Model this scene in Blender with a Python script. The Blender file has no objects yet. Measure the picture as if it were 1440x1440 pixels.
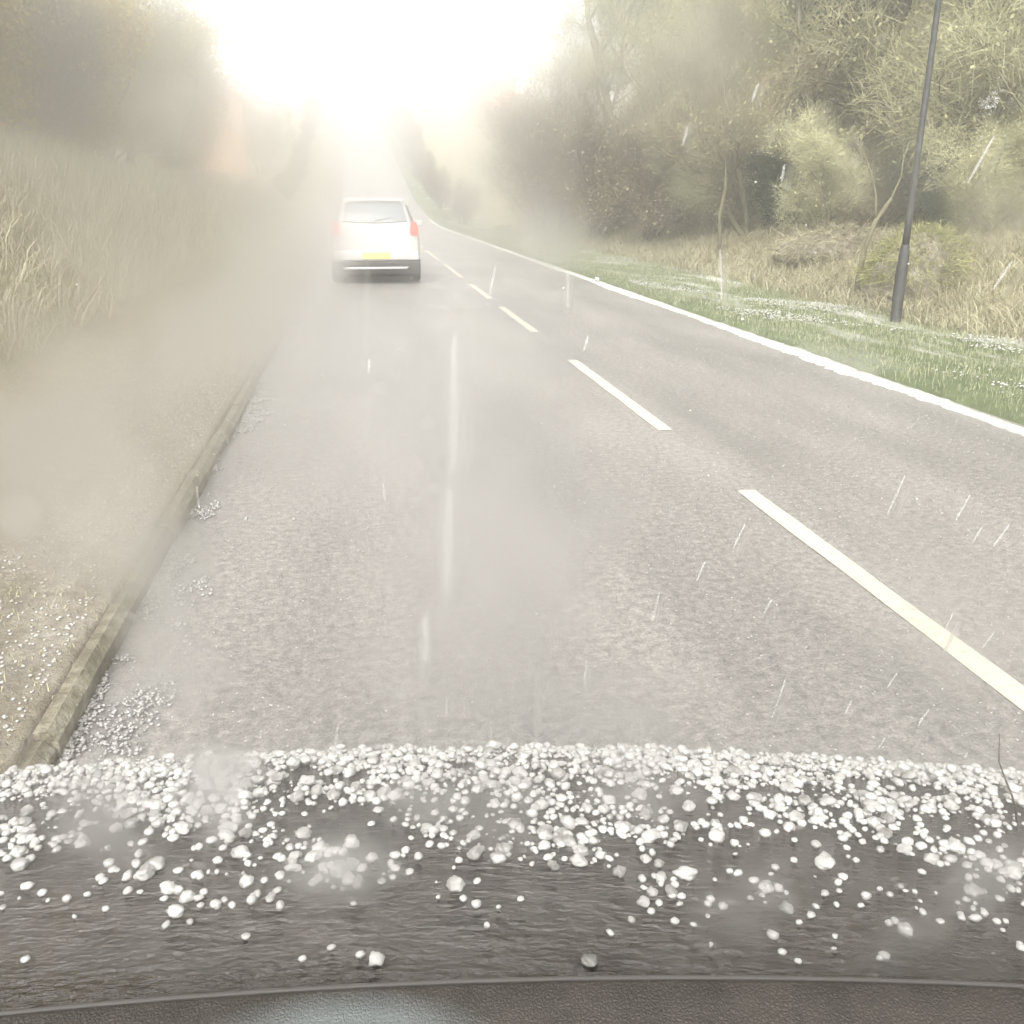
import bpy, math, random
import numpy as np
from mathutils import Vector, Matrix, noise
R = math.radians
random.seed(7); rng = np.random.default_rng(7)
scene = bpy.context.scene
COL = scene.collection

# ------------------------------------------------------------------ camera, sky, sun, exposure
EYE = 1.55
YAW = R(-9.23)
cam_d = bpy.data.cameras.new('camera'); cam = bpy.data.objects.new('camera', cam_d); COL.objects.link(cam)
cam.location = (0, 0, EYE); cam.rotation_euler = (R(90 - 19.05), 0, YAW)
cam_d.sensor_width = 36; cam_d.lens = 32.0; cam_d.clip_start = 0.01; cam_d.clip_end = 3000
scene.camera = cam

world = bpy.data.worlds.new('World'); scene.world = world; world.use_nodes = True
wn, wl = world.node_tree.nodes, world.node_tree.links
wn.clear()
sky = wn.new('ShaderNodeTexSky'); sky.sky_type = 'NISHITA'; sky.sun_disc = False
sky.sun_elevation = R(38); sky.sun_rotation = R(205); sky.dust_density = 2.0; sky.air_density = 1.0
hs = wn.new('ShaderNodeHueSaturation'); hs.inputs['Saturation'].default_value = 0.0
bg = wn.new('ShaderNodeBackground'); bg.inputs['Strength'].default_value = 0.105
wo = wn.new('ShaderNodeOutputWorld')
wl.new(sky.outputs[0], hs.inputs['Color']); wl.new(hs.outputs[0], bg.inputs['Color']); wl.new(bg.outputs[0], wo.inputs['Surface'])

sun_d = bpy.data.lights.new('sun', 'SUN'); sun = bpy.data.objects.new('sun', sun_d); COL.objects.link(sun)
sun_d.energy = 1.5; sun_d.angle = R(60); sun_d.color = (1.0, 0.96, 0.9)
sun.rotation_euler = (R(48), 0, R(-25))
scene.view_settings.view_transform = 'Standard'; scene.view_settings.look = 'None'
scene.view_settings.gamma = 1.0; scene.view_settings.exposure = 2.18
cy = scene.cycles
cy.use_denoising = True; cy.max_bounces = 18; cy.diffuse_bounces = 2; cy.glossy_bounces = 2
cy.transparent_max_bounces = 12; cy.volume_bounces = 14; cy.sample_clamp_indirect = 6; cy.caustics_reflective = False

# ------------------------------------------------------------------ helpers
def link(o, parent=None):
    COL.objects.link(o)
    if parent: o.parent = parent
    return o

def tag(o, label=None, cat=None, group=None, kind=None):
    if label: o['label'] = label
    if cat: o['category'] = cat
    if group: o['group'] = group
    if kind: o['kind'] = kind
    return o

def empty(name, loc=(0, 0, 0), rz=0, label=None, cat=None, group=None):
    o = bpy.data.objects.new(name, None); o.location = loc; o.rotation_euler = (0, 0, rz)
    COL.objects.link(o); return tag(o, label, cat, group)

def mesh_np(name, verts, faces, mats, smooth=False, midx=None):
    """faces: int array (n,3) or (n,4), or a list of lists"""
    me = bpy.data.meshes.new(name)
    verts = np.asarray(verts, dtype=np.float32)
    if isinstance(faces, np.ndarray):
        n, k = faces.shape
        me.vertices.add(len(verts)); me.vertices.foreach_set('co', verts.ravel())
        me.loops.add(n * k); me.loops.foreach_set('vertex_index', faces.astype(np.int32).ravel())
        me.polygons.add(n); me.polygons.foreach_set('loop_start', np.arange(n, dtype=np.int32) * k)
        me.update(calc_edges=True)
    else:
        me.from_pydata([tuple(v) for v in verts], [], faces); me.update()
    for m in (mats if isinstance(mats, (list, tuple)) else [mats]): me.materials.append(m)
    if midx is not None: me.polygons.foreach_set('material_index', np.asarray(midx, dtype=np.int32))
    if smooth: me.polygons.foreach_set('use_smooth', np.ones(len(me.polygons), dtype=bool))
    return me

class MB:
    def __init__(s): s.v = []; s.f = []
    def add(s, vs, fs):
        b = len(s.v); s.v += [tuple(v) for v in vs]; s.f += [[i + b for i in f] for f in fs]; return s
    def box(s, x0, x1, y0, y1, z0, z1):
        return s.add([(x0,y0,z0),(x1,y0,z0),(x1,y1,z0),(x0,y1,z0),(x0,y0,z1),(x1,y0,z1),(x1,y1,z1),(x0,y1,z1)],
                     [(0,3,2,1),(4,5,6,7),(0,1,5,4),(1,2,6,5),(2,3,7,6),(3,0,4,7)])
    def tube(s, pts, rads, n=8):
        pts = [Vector(p) for p in pts]; rings = []
        b = len(s.v)
        for i, p in enumerate(pts):
            d = (pts[min(i+1, len(pts)-1)] - pts[max(i-1, 0)])
            if d.length < 1e-9: d = Vector((0, 0, 1))
            d.normalize()
            a = d.orthogonal().normalized() if i == 0 else (a - d * a.dot(d)).normalized()
            c = d.cross(a)
            for k in range(n):
                t = 2 * math.pi * k / n
                s.v.append(tuple(p + (a * math.cos(t) + c * math.sin(t)) * rads[i]))
        for i in range(len(pts) - 1):
            for k in range(n):
                k2 = (k + 1) % n
                s.f.append([b+i*n+k, b+i*n+k2, b+(i+1)*n+k2, b+(i+1)*n+k])
        s.f.append([b + k for k in range(n)][::-1]); s.f.append([b + (len(pts)-1)*n + k for k in range(n)])
        return s
    def build(s, name, mat, parent=None, smooth=False, bevel=0):
        me = mesh_np(name, s.v, s.f, mat, smooth)
        o = link(bpy.data.objects.new(name, me), parent)
        if bevel:
            m = o.modifiers.new('bevel', 'BEVEL'); m.width = bevel; m.segments = 3; m.limit_method = 'ANGLE'; m.angle_limit = R(35)
            me.polygons.foreach_set('use_smooth', np.ones(len(me.polygons), dtype=bool))
        return o

def mat(name, col, rough=0.6, metal=0, spec=0.5, **kw):
    m = bpy.data.materials.new(name); m.use_nodes = True
    b = m.node_tree.nodes['Principled BSDF']
    b.inputs['Base Color'].default_value = (*col, 1); b.inputs['Roughness'].default_value = rough
    b.inputs['Metallic'].default_value = metal; b.inputs['Specular IOR Level'].default_value = spec
    for k, v in kw.items(): b.inputs[k].default_value = v
    return m

class NT:
    """short-hand for node trees"""
    def __init__(s, m): s.t = m.node_tree; s.n = s.t.nodes; s.l = s.t.links; s.b = s.n['Principled BSDF']
    def coord(s, kind='Object'):
        c = s.n.new('ShaderNodeTexCoord'); return c.outputs[kind]
    def noise(s, scale, detail=4, rough=0.55, vec=None, stretch=None):
        t = s.n.new('ShaderNodeTexNoise'); t.inputs['Scale'].default_value = scale; t.inputs['Detail'].default_value = detail; t.inputs['Roughness'].default_value = rough
        v = vec or s.coord()
        if stretch:
            mp = s.n.new('ShaderNodeMapping'); mp.inputs['Scale'].default_value = stretch; s.l.new(v, mp.inputs[0]); v = mp.outputs[0]
        s.l.new(v, t.inputs['Vector']); return t.outputs['Fac']
    def ramp(s, fac, stops):
        r = s.n.new('ShaderNodeValToRGB'); s.l.new(fac, r.inputs[0])
        while len(r.color_ramp.elements) < len(stops): r.color_ramp.elements.new(0.5)
        for e, (p, c) in zip(r.color_ramp.elements, stops):
            e.position = p; e.color = (*c, 1) if isinstance(c, tuple) else (c, c, c, 1)
        return r.outputs[0]
    def mix(s, fac, a, b, kind='MIX'):
        m = s.n.new('ShaderNodeMix'); m.data_type = 'RGBA'; m.blend_type = kind
        for sock, v in ((m.inputs[0], fac), (m.inputs[6], a), (m.inputs[7], b)):
            if hasattr(v, 'is_linked'): s.l.new(v, sock)
            else: sock.default_value = v if isinstance(v, (int, float)) else (*v, 1)
        return m.outputs[2]
    def math(s, op, a, b=0.0):
        m = s.n.new('ShaderNodeMath'); m.operation = op
        for sock, v in ((m.inputs[0], a), (m.inputs[1], b)):
            if hasattr(v, 'is_linked'): s.l.new(v, sock)
            else: sock.default_value = v
        return m.outputs[0]
    def bump(s, h, strength=0.5, dist=0.02):
        b = s.n.new('ShaderNodeBump'); b.inputs['Strength'].default_value = strength; b.inputs['Distance'].default_value = dist
        s.l.new(h, b.inputs['Height']); s.l.new(b.outputs[0], s.b.inputs['Normal'])
    def set(s, name, sock): s.l.new(sock, s.b.inputs[name])

# ------------------------------------------------------------------ lie of the land
KERB, CENTRE, REDGE = -0.93, 2.07, 4.60

def sm(a, b, t):
    t = np.clip((t - a) / (b - a), 0, 1); return t * t * (3 - 2 * t)

def base(y):
    """height of the road: level, then a long hill ahead"""
    y = np.asarray(y, dtype=float)
    s = np.clip(y - 48, 0, 40); z = 0.0017 * s * s + np.clip(y - 88, 0, 125) * 0.136
    return z + 0.0 * y

def nz(x, y, k):
    return (np.sin(x * k * 1.3 + y * k * .7 + 1.3) + np.sin(x * k * .6 - y * k * 1.7 + 4.) + np.sin(x * k * 2.1 + y * k * 2.3 + 2.)) / 3

def land(x, y):
    x = np.asarray(x, dtype=float); y = np.asarray(y, dtype=float)
    z = base(y).copy()
    # left: kerb, verge, then a bank
    l = sm(0, 0.04, KERB - .04 - x) * 0.10 + sm(1.5, 4.3, KERB - x) * (1.95 + .25 * nz(x, y, .25)) + sm(4, 12, KERB - x) * .5 + sm(.5, 2.5, KERB - x) * .08 * nz(x, y, 1.1)
    # right: grass edge, flat verge, rising rough bank
    r = sm(0.03, 0.16, x - REDGE) * 0.07 + sm(2.6, 6.0, x - REDGE) * (.75 + .18 * nz(x, y, .8)) + sm(5, 14, x - REDGE) * 1.2 + sm(.4, 2.5, x - REDGE) * .05 * nz(x, y, .9)
    z = z + l + r - 0.03 * (x > KERB - .05) * (x < REDGE + .05)
    return z

def landz(x, y): return float(land(np.array([x]), np.array([y]))[0])

# ------------------------------------------------------------------ materials of the ground
m_ground = mat('ground_grass', (.1, .1, .05), 0.9, spec=.2)
t = NT(m_ground); co = t.coord()
sep = t.n.new('ShaderNodeSeparateXYZ'); t.l.new(co, sep.inputs[0])
dry = t.ramp(t.noise(3.5, 8, .7, co), [(.3, (.17, .15, .085)), (.55, (.30, .27, .17)), (.75, (.42, .38, .26))])
green = t.ramp(t.noise(4, 8, .7, co), [(.3, (.07, .09, .045)), (.6, (.13, .16, .075)), (.8, (.20, .22, .12))])
mud = t.ramp(t.noise(7, 8, .7, co), [(.3, (.11, .095, .07)), (.55, (.22, .195, .155)), (.75, (.36, .34, .29))])
wob = t.math('MULTIPLY', t.noise(.8, 4, .6, co), 2.2)
xr = t.math('ADD', sep.outputs[0], wob)
fr = t.ramp(t.math('DIVIDE', t.math('SUBTRACT', xr, 7.6), 1.2), [(0., 0.), (1., 1.)])
right = t.mix(fr, green, dry)
fl = t.ramp(t.math('DIVIDE', t.math('ADD', t.math('SUBTRACT', sep.outputs[0], wob), 4.2), 1.0), [(0., 0.), (1., 1.)])
left = t.mix(fl, dry, mud)
side = t.math('GREATER_THAN', sep.outputs[0], 1.0)
c = t.mix(side, left, right)
# hail lying in drifts on the verges
hail_n = t.math('ADD', t.noise(1.1, 5, .65, co, (1.6, .35, 1)), t.math('MULTIPLY', t.noise(40, 2, .5, co), .16))
near_r = t.ramp(t.math('DIVIDE', t.math('SUBTRACT', sep.outputs[0], 5.0), 3.2), [(0., .2), (.3, 1.), (.7, 1.), (1., .0)])
hm = t.math('MULTIPLY', t.ramp(hail_n, [(.60, 0.), (.72, 1.)]), near_r)
c = t.mix(hm, c, (.55, .54, .52))
t.set('Base Color', c); t.bump(t.noise(18, 6, .7, co), .8, .06)

m_road = mat('asphalt', (.06, .06, .06), .4, spec=.5)
t = NT(m_road); co = t.coord()
sep = t.n.new('ShaderNodeSeparateXYZ'); t.l.new(co, sep.inputs[0])
a = t.ramp(t.math('ADD', t.math('MULTIPLY', t.noise(26, 5, .7, co), .5), t.math('MULTIPLY', t.noise(90, 4, .8, co), .5)), [(.34, .08), (.49, .20), (.60, .33), (.70, .50)])
b2 = t.ramp(t.noise(.75, 5, .6, co, (1.5, .35, 1)), [(.30, .74), (.68, 1.16)])
c = t.mix(1.0, a, b2, 'MULTIPLY')
c = t.mix(1.0, c, (1.0, .945, .89), 'MULTIPLY')
# grains of hail frozen to the surface
vo = t.n.new('ShaderNodeTexVoronoi'); vo.inputs['Scale'].default_value = 34; t.l.new(co, vo.inputs['Vector'])
sp = t.math('LESS_THAN', vo.outputs['Distance'], .13)
sel = t.n.new('ShaderNodeSeparateColor'); t.l.new(vo.outputs['Color'], sel.inputs[0])
sp = t.math('MULTIPLY', sp, t.math('GREATER_THAN', sel.outputs[0], .78))
c = t.mix(sp, c, (.50, .49, .47))
t.set('Base Color', c)
wet = t.ramp(t.noise(1.7, 5, .6, co, (1, .3, 1)), [(.2, .31), (.8, .48)])
t.set('Roughness', wet)
t.bump(t.noise(75, 5, .75, co), .8, .012)

m_line = mat('road_paint', (.72, .70, .60), .5)
t = NT(m_line); t.set('Base Color', t.ramp(t.noise(45, 6, .7), [(.30, (.24, .22, .18)), (.46, (.45, .425, .35)), (1., (.54, .515, .435))])); t.bump(t.noise(100, 4), .3, .004)
m_kerb = mat('kerb_stone', (.10, .08, .06), .5)
t = NT(m_kerb); t.set('Base Color', t.ramp(t.noise(9, 8, .7), [(.3, (.06, .05, .035)), (.5, (.14, .125, .085)), (.7, (.30, .28, .22))])); t.bump(t.noise(40, 5), .9, .02)
m_ice = mat('hail_ice', (.80, .80, .79), .3, spec=.5)
t = NT(m_ice); t.set('Base Color', t.ramp(t.noise(120, 3, .6), [(.35, (.24, .235, .22)), (.62, (.56, .56, .55))]))
oi = t.n.new('ShaderNodeObjectInfo'); vv = t.math('ADD', t.math('MULTIPLY', oi.outputs['Random'], .35), t.math('MULTIPLY', t.noise(45, 2, .5, t.n.new('ShaderNodeNewGeometry').outputs['Position']), 1.3))
t.set('Base Color', t.mix(t.ramp(vv, [(.45, 0.), (.95, 1.)]), (.11, .107, .098), (.385, .38, .365))); t.bump(t.noise(300, 3, .6), .25, .002)
m_slush = mat('hail_slush', (.82, .82, .80), .5)
t = NT(m_slush); t.set('Base Color', t.ramp(t.noise(14, 6, .7), [(.28, (.30, .29, .26)), (.45, (.50, .49, .465)), (1., (.62, .61, .59))])); t.bump(t.noise(60, 6, .7), .9, .02)

# ------------------------------------------------------------------ terrain, road, kerb, markings
def grid(xs, ys, fz):
    X, Y = np.meshgrid(xs, ys); Z = fz(X, Y)
    v = np.stack([X, Y, Z], -1).reshape(-1, 3); nx, ny = len(xs), len(ys)
    i = np.arange(nx * ny).reshape(ny, nx)
    f = np.stack([i[:-1, :-1], i[:-1, 1:], i[1:, 1:], i[1:, :-1]], -1).reshape(-1, 4)
    return v, f
xs = np.unique(np.concatenate([np.linspace(-140, -40, 14), np.linspace(-40, -6, 35), np.linspace(-6, KERB - .2, 60), [KERB-.17, KERB-.12, KERB-.09, KERB-.075, KERB-.06, KERB-.045, KERB-.03], np.linspace(0, 4.4, 6),
      REDGE + np.array([-.06, -.02, .03, .07, .11, .16, .22]), np.linspace(4.9, 14, 75), np.linspace(14, 45, 32), np.linspace(45, 140, 14)]))
ys = np.unique(np.concatenate([np.linspace(-20, -2, 10), np.linspace(-2, 40, 210), np.linspace(40, 120, 100), np.linspace(120, 240, 40), np.linspace(240, 340, 10)]))
v, f = grid(xs, ys, land)
tag(link(bpy.data.objects.new('ground', mesh_np('ground', v, f, m_ground, True))), 'grassy ground either side of the road', kind='structure')

ry = np.unique(np.concatenate([np.linspace(-19, 48, 80), np.linspace(48, 90, 50), np.linspace(90, 215, 30), [260., 300., 335.]]))
v, f = grid(np.array([KERB - .05, 0., 1., CENTRE, 3., 4., REDGE + .06]), ry, lambda X, Y: base(Y) + .0)
tag(link(bpy.data.objects.new('road', mesh_np('road', v, f, m_road, True))), 'wet grey two lane road running straight uphill', kind='structure')

kb = MB(); y = -3.0
while y < 70:
    z = float(base(y)); z2 = float(base(y + .91))
    w = random.uniform(-.014, .012); h = .085 + random.uniform(-.016, .010)
    kb.add([(KERB-.07, y, z-.05), (KERB+w, y, z-.05), (KERB+w, y+.90, z2-.05), (KERB-.07, y+.90, z2-.05), (KERB-.07, y, z+h), (KERB-.03+w, y, z+h), (KERB-.03+w, y+.90, z2+h), (KERB-.07, y+.90, z2+h),
            (KERB+w, y, z+h-.03), (KERB+w, y+.90, z2+h-.03)],
           [(0,1,8,5,4), (3,7,6,9,2), (4,5,6,7), (5,8,9,6), (8,1,2,9), (0,4,7,3)])
    y += .91
tag(kb.build('kerb', m_kerb), 'worn brown kerb stones along the left of the road', kind='structure')

def dash(y0, y1, w=.105):
    n = max(2, int((y1 - y0) / .25)); vs = []; fs = []
    for i in range(n + 1):
        yy = y0 + (y1 - y0) * i / n; z = float(base(yy)) + .004
        wl_, wr_ = (w/2 + random.uniform(-.004, .003) for _ in (0, 1))
        vs += [(CENTRE - wl_, yy, z), (CENTRE + wr_, yy, z)]
    for i in range(n): fs.append([2*i, 2*i+1, 2*i+3, 2*i+2])
    return vs, fs
cl = MB()
spans = [(1.0, 4.58), (5.99, 8.95), (11.0, 13.75), (14.95, 17.6), (19.1, 23.0), (24.4, 29.4)]
yy = 31.
while yy < 150: spans.append((yy, yy + 3.6)); yy += 5.2
for s in spans: cl.add(*dash(*s))
tag(cl.build('road_marking', m_line), 'broken cream centre line painted down the road', kind='structure')

# drift of hail along the right edge of the road (a low, ragged ridge)
def ridge(name, xc, y0, y1, wfun, hfun, n, label):
    ny = n; nx = 9; vs = []
    for j in range(ny + 1):
        y = y0 + (y1 - y0) * j / ny; w = wfun(y); h = hfun(y); z = float(base(y))
        xo = xc + .05 * noise.noise(Vector((y * .7, 3., 0)))
        for i in range(nx):
            u = i / (nx - 1) * 2 - 1
            ww = w * (1 + .35 * noise.noise(Vector((y * 3.1, u, 5.))) + .5 * noise.noise(Vector((y * 14, u * .5, 8.))))
            hh = h * (1 - u * u) * (1 + .8 * noise.noise(Vector((y * 9, u * 3, 1.))))
            vs.append((xo + u * ww, y, z + .001 + max(hh, 0) - (.02 if abs(u) == 1 else 0)))
    i = np.arange((ny + 1) * nx).reshape(ny + 1, nx)
    f = np.stack([i[:-1, :-1], i[:-1, 1:], i[1:, 1:], i[1:, :-1]], -1).reshape(-1, 4)
    return tag(link(bpy.data.objects.new(name, mesh_np(name, vs, f, m_slush, True))), label, 'hail', kind='stuff')
ridge('slush_drift', 4.52, 3.0, 60., lambda y: .11 + .03 * math.sin(y * .9), lambda y: .022, 1400, 'white drift of hail along the right edge of the road')
# ------------------------------------------------------------------ grass
def blades(name, n, xf, m, hlo, hhi, w, lean, label, cat='grass', wind=(0, 0)):
    x, y = xf(n); z = land(x, y)
    # clumping
    h = rng.uniform(hlo, hhi, n) * (.25 + .75 * (nz(x, y, 2.3) * .5 + .5) + .4 * (nz(x, y, 6.1) * .5 + .5))
    a = rng.uniform(0, 2 * np.pi, n); wd = rng.uniform(.6, 1.3, n) * w * (1 + y / 25)
    la = rng.uniform(0, 2 * np.pi, n); ll = h * rng.uniform(0, lean, n)
    dx, dy = np.cos(a) * wd, np.sin(a) * wd
    tx, ty = x + np.cos(la) * ll + wind[0] * h, y + np.sin(la) * ll + wind[1] * h
    mx, my = x + (tx - x) * .35, y + (ty - y) * .35
    V = np.empty((n, 5, 3), dtype=np.float32)
    V[:, 0] = np.stack([x - dx, y - dy, z - .01], -1); V[:, 1] = np.stack([x + dx, y + dy, z - .01], -1)
    V[:, 2] = np.stack([mx + dx * .7, my + dy * .7, z + h * .6], -1); V[:, 3] = np.stack([mx - dx * .7, my - dy * .7, z + h * .6], -1)
    V[:, 4] = np.stack([tx, ty, z + h * .95], -1)
    i = np.arange(n) * 5
    F = np.concatenate([np.stack([i, i+1, i+2], -1), np.stack([i, i+2, i+3], -1), np.stack([i+3, i+2, i+4], -1)])
    me = mesh_np(name, V.reshape(-1, 3), F, m)
    return tag(link(bpy.data.objects.new(name, me)), label, cat, kind='stuff')

def grassmat(name, c0, c1, c2):
    m = mat(name, c1, .75, spec=.25); t = NT(m); co = t.coord()
    k = t.mix(.45, t.noise(2.2, 5, .7, co), t.noise(60, 2, .5, co))
    t.set('Base Color', t.ramp(k, [(.36, c0), (.5, c1), (.64, c2)])); return m
m_gg = grassmat('green_blades', (.125, .135, .078), (.21, .222, .135), (.33, .34, .235))
m_gd = grassmat('dry_blades', (.13, .115, .07), (.26, .24, .155), (.42, .40, .29))
m_gl = grassmat('pale_blades', (.21, .185, .125), (.39, .36, .26), (.56, .53, .42))
m_gv = grassmat('verge_blades', (.14, .12, .065), (.26, .24, .14), (.44, .41, .29))
def box_(x0, x1, y0, y1, p=1.0):
    def g(n):
        x = rng.uniform(x0, x1, n); y = y0 + (y1 - y0) * rng.uniform(0, 1, n) ** p; return x, y
    return g
blades('verge_grass', 70000, box_(REDGE + .06, 8.2, 3, 45, 1.5), m_gg, .03, .09, .003, .8, 'short green grass on the right verge')
blades('rough_grass', 110000, box_(6.8, 14.5, 4, 48, 1.4), m_gd, .04, .36, .0042, 2.6, 'tall pale dry grass on the bank under the trees')
blades('bank_grass', 70000, box_(-9, -2.9, 2, 55, 1.5), m_gl, .12, .55, .005, 1.4, 'long pale dead grass on the left bank', wind=(.25, -.1))
blades('kerbside_grass', 24000, box_(-3.2, KERB - .05, 1.2, 22, 1.5), m_gv, .008, .045, .002, 2.2, 'flattened olive grass beside the left kerb')

# loose hail lying about on road and verges
def ico(sub):
    import bmesh
    bm = bmesh.new(); bmesh.ops.create_icosphere(bm, subdivisions=sub, radius=1.0)
    v = np.array([p.co[:] for p in bm.verts]); f = np.array([[q.index for q in p.verts] for p in bm.faces]); bm.free(); return v, f
IV1, IF1 = ico(1); IV2, IF2 = ico(2); IV3, IF3 = ico(3)
def pellets(name, pts, rad, m, V0=IV1, F0=IF1, label='', cat='hail', squash=.62):
    n = len(pts); k = len(V0)
    ang = rng.uniform(0, 6.28, n); ca, sa = np.cos(ang), np.sin(ang)
    sc = rng.uniform(.75, 1.3, (n, 3)) * rad[:, None]; sc[:, 2] *= squash
    P = V0[None] * (1 + rng.uniform(-.13, .13, (n, k, 1)))
    P = P * sc[:, None, :]
    X = P[..., 0] * ca[:, None] - P[..., 1] * sa[:, None]; Y = P[..., 0] * sa[:, None] + P[..., 1] * ca[:, None]
    P = np.stack([X, Y, P[..., 2]], -1) + pts[:, None, :]
    F = (F0[None] + (np.arange(n) * k)[:, None, None]).reshape(-1, 3)
    return tag(link(bpy.data.objects.new(name, mesh_np(name, P.reshape(-1, 3), F, m, True))), label, cat, kind='stuff')
n = 6500; x = rng.uniform(KERB + .02, 4.4, n); y = 1.6 + 10 * rng.uniform(0, 1, n) ** 1.3
keep = rng.uniform(0, 1, n) < (.35 + .65 * (nz(x, y, 1.2) > 0)); x, y = x[keep], y[keep]
rr = rng.uniform(.0018, .0045, len(x))
pellets('road_hail', np.stack([x, y, base(y) + rr * .5], -1), rr, m_ice, label='scattered hail grains melting on the road')
n = 26000; x = KERB + rng.uniform(0, 1, n) ** 1.6 * .26; y = rng.uniform(1.9, 13, n)
k = np.array([noise.noise(Vector((a_ * 2.2, b_ * 1.9, 3.3))) * 1.2 + noise.noise(Vector((a_ * 9, b_ * 7, 1.3))) * .7 for a_, b_ in zip(x, y)]) - (x - KERB) * 2.6 + rng.normal(0, .12, n); s_ = k > .10; x, y = x[s_], y[s_]
rr = rng.uniform(.003, .008, len(x))
pellets('gutter_hail', np.stack([x, y, base(y) + rr * .5 + rng.uniform(0, .012, len(x))], -1), rr, m_ice, label='broken white clumps of hail in the gutter of the left kerb')
n = 6500; x = KERB - .12 - rng.uniform(0, 1, n) ** 1.4 * 2.4; y = 1.6 + 9 * rng.uniform(0, 1, n) ** 1.3
rr = rng.uniform(.003, .008, n)
pellets('verge_hail', np.stack([x, y, land(x, y) + rr * .6], -1), rr, m_ice, label='hail grains caught in the grass beside the left kerb')
n = 22000; x = rng.uniform(4.9, 7.9, n); y = rng.uniform(4.5, 24, n)
k = nz(x * 1.3, y * .55, 1.3) + .25 * nz(x, y, 5); s_ = k + rng.normal(0, .12, n) > .34; x, y = x[s_], y[s_]
rr = rng.uniform(.006, .015, len(x))
pellets('lying_hail', np.stack([x, y, land(x, y) + .02 + rr * .4], -1), rr, m_ice, label='white patches of hail lying on the right verge')

# ------------------------------------------------------------------ trees
def bark(name, c0, c1):
    m = mat(name, c0, .85, spec=.2); t = NT(m)
    t.set('Base Color', t.ramp(t.noise(6, 8, .7, None, (1, 1, .3)), [(.35, c0), (.65, c1)])); t.bump(t.noise(18, 6, .7, None, (1, 1, .2)), .7, .03); return m
m_bark = bark('mossy_bark', (.075, .065, .045), (.20, .19, .12))
m_bark_pale = bark('pale_bark', (.20, .18, .14), (.38, .35, .28))
m_bark_dark = bark('dark_bark', (.03, .026, .02), (.08, .07, .05))
def foliage(name, c0, c1, c2, sc=.7):
    m = mat(name, c1, .8, spec=.2); t = NT(m); co = t.coord()
    oi = t.n.new('ShaderNodeObjectInfo')
    k = t.mix(.4, t.noise(sc, 4, .6, co), t.noise(14, 3, .6, co))
    c = t.ramp(k, [(.36, c0), (.5, c1), (.63, c2)])
    hv = t.n.new('ShaderNodeHueSaturation'); t.l.new(c, hv.inputs['Color'])
    t.l.new(t.math('ADD', t.math('MULTIPLY', oi.outputs['Random'], .5), .75), hv.inputs['Value'])
    t.set('Base Color', hv.outputs[0]); return m
m_twig_olive = foliage('olive_twigs', (.12, .118, .06), (.27, .265, .145), (.42, .41, .25))
m_twig_brown = foliage('brown_twigs', (.105, .09, .055), (.24, .21, .13), (.38, .345, .22))
m_twig_pale = foliage('pale_twigs', (.16, .155, .09), (.31, .30, .18), (.45, .44, .29))
m_ivy = foliage('ivy_leaves', (.012, .018, .012), (.03, .042, .025), (.075, .095, .05))
m_twig_dark = foliage('dark_twigs', (.05, .038, .024), (.125, .10, .06), (.24, .20, .13))
m_ever = foliage('evergreen_leaves', (.14, .10, .01), (.32, .24, .03), (.49, .375, .075))
m_moss = foliage('moss', (.09, .09, .04), (.21, .21, .09), (.33, .32, .17), 2.)

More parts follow.
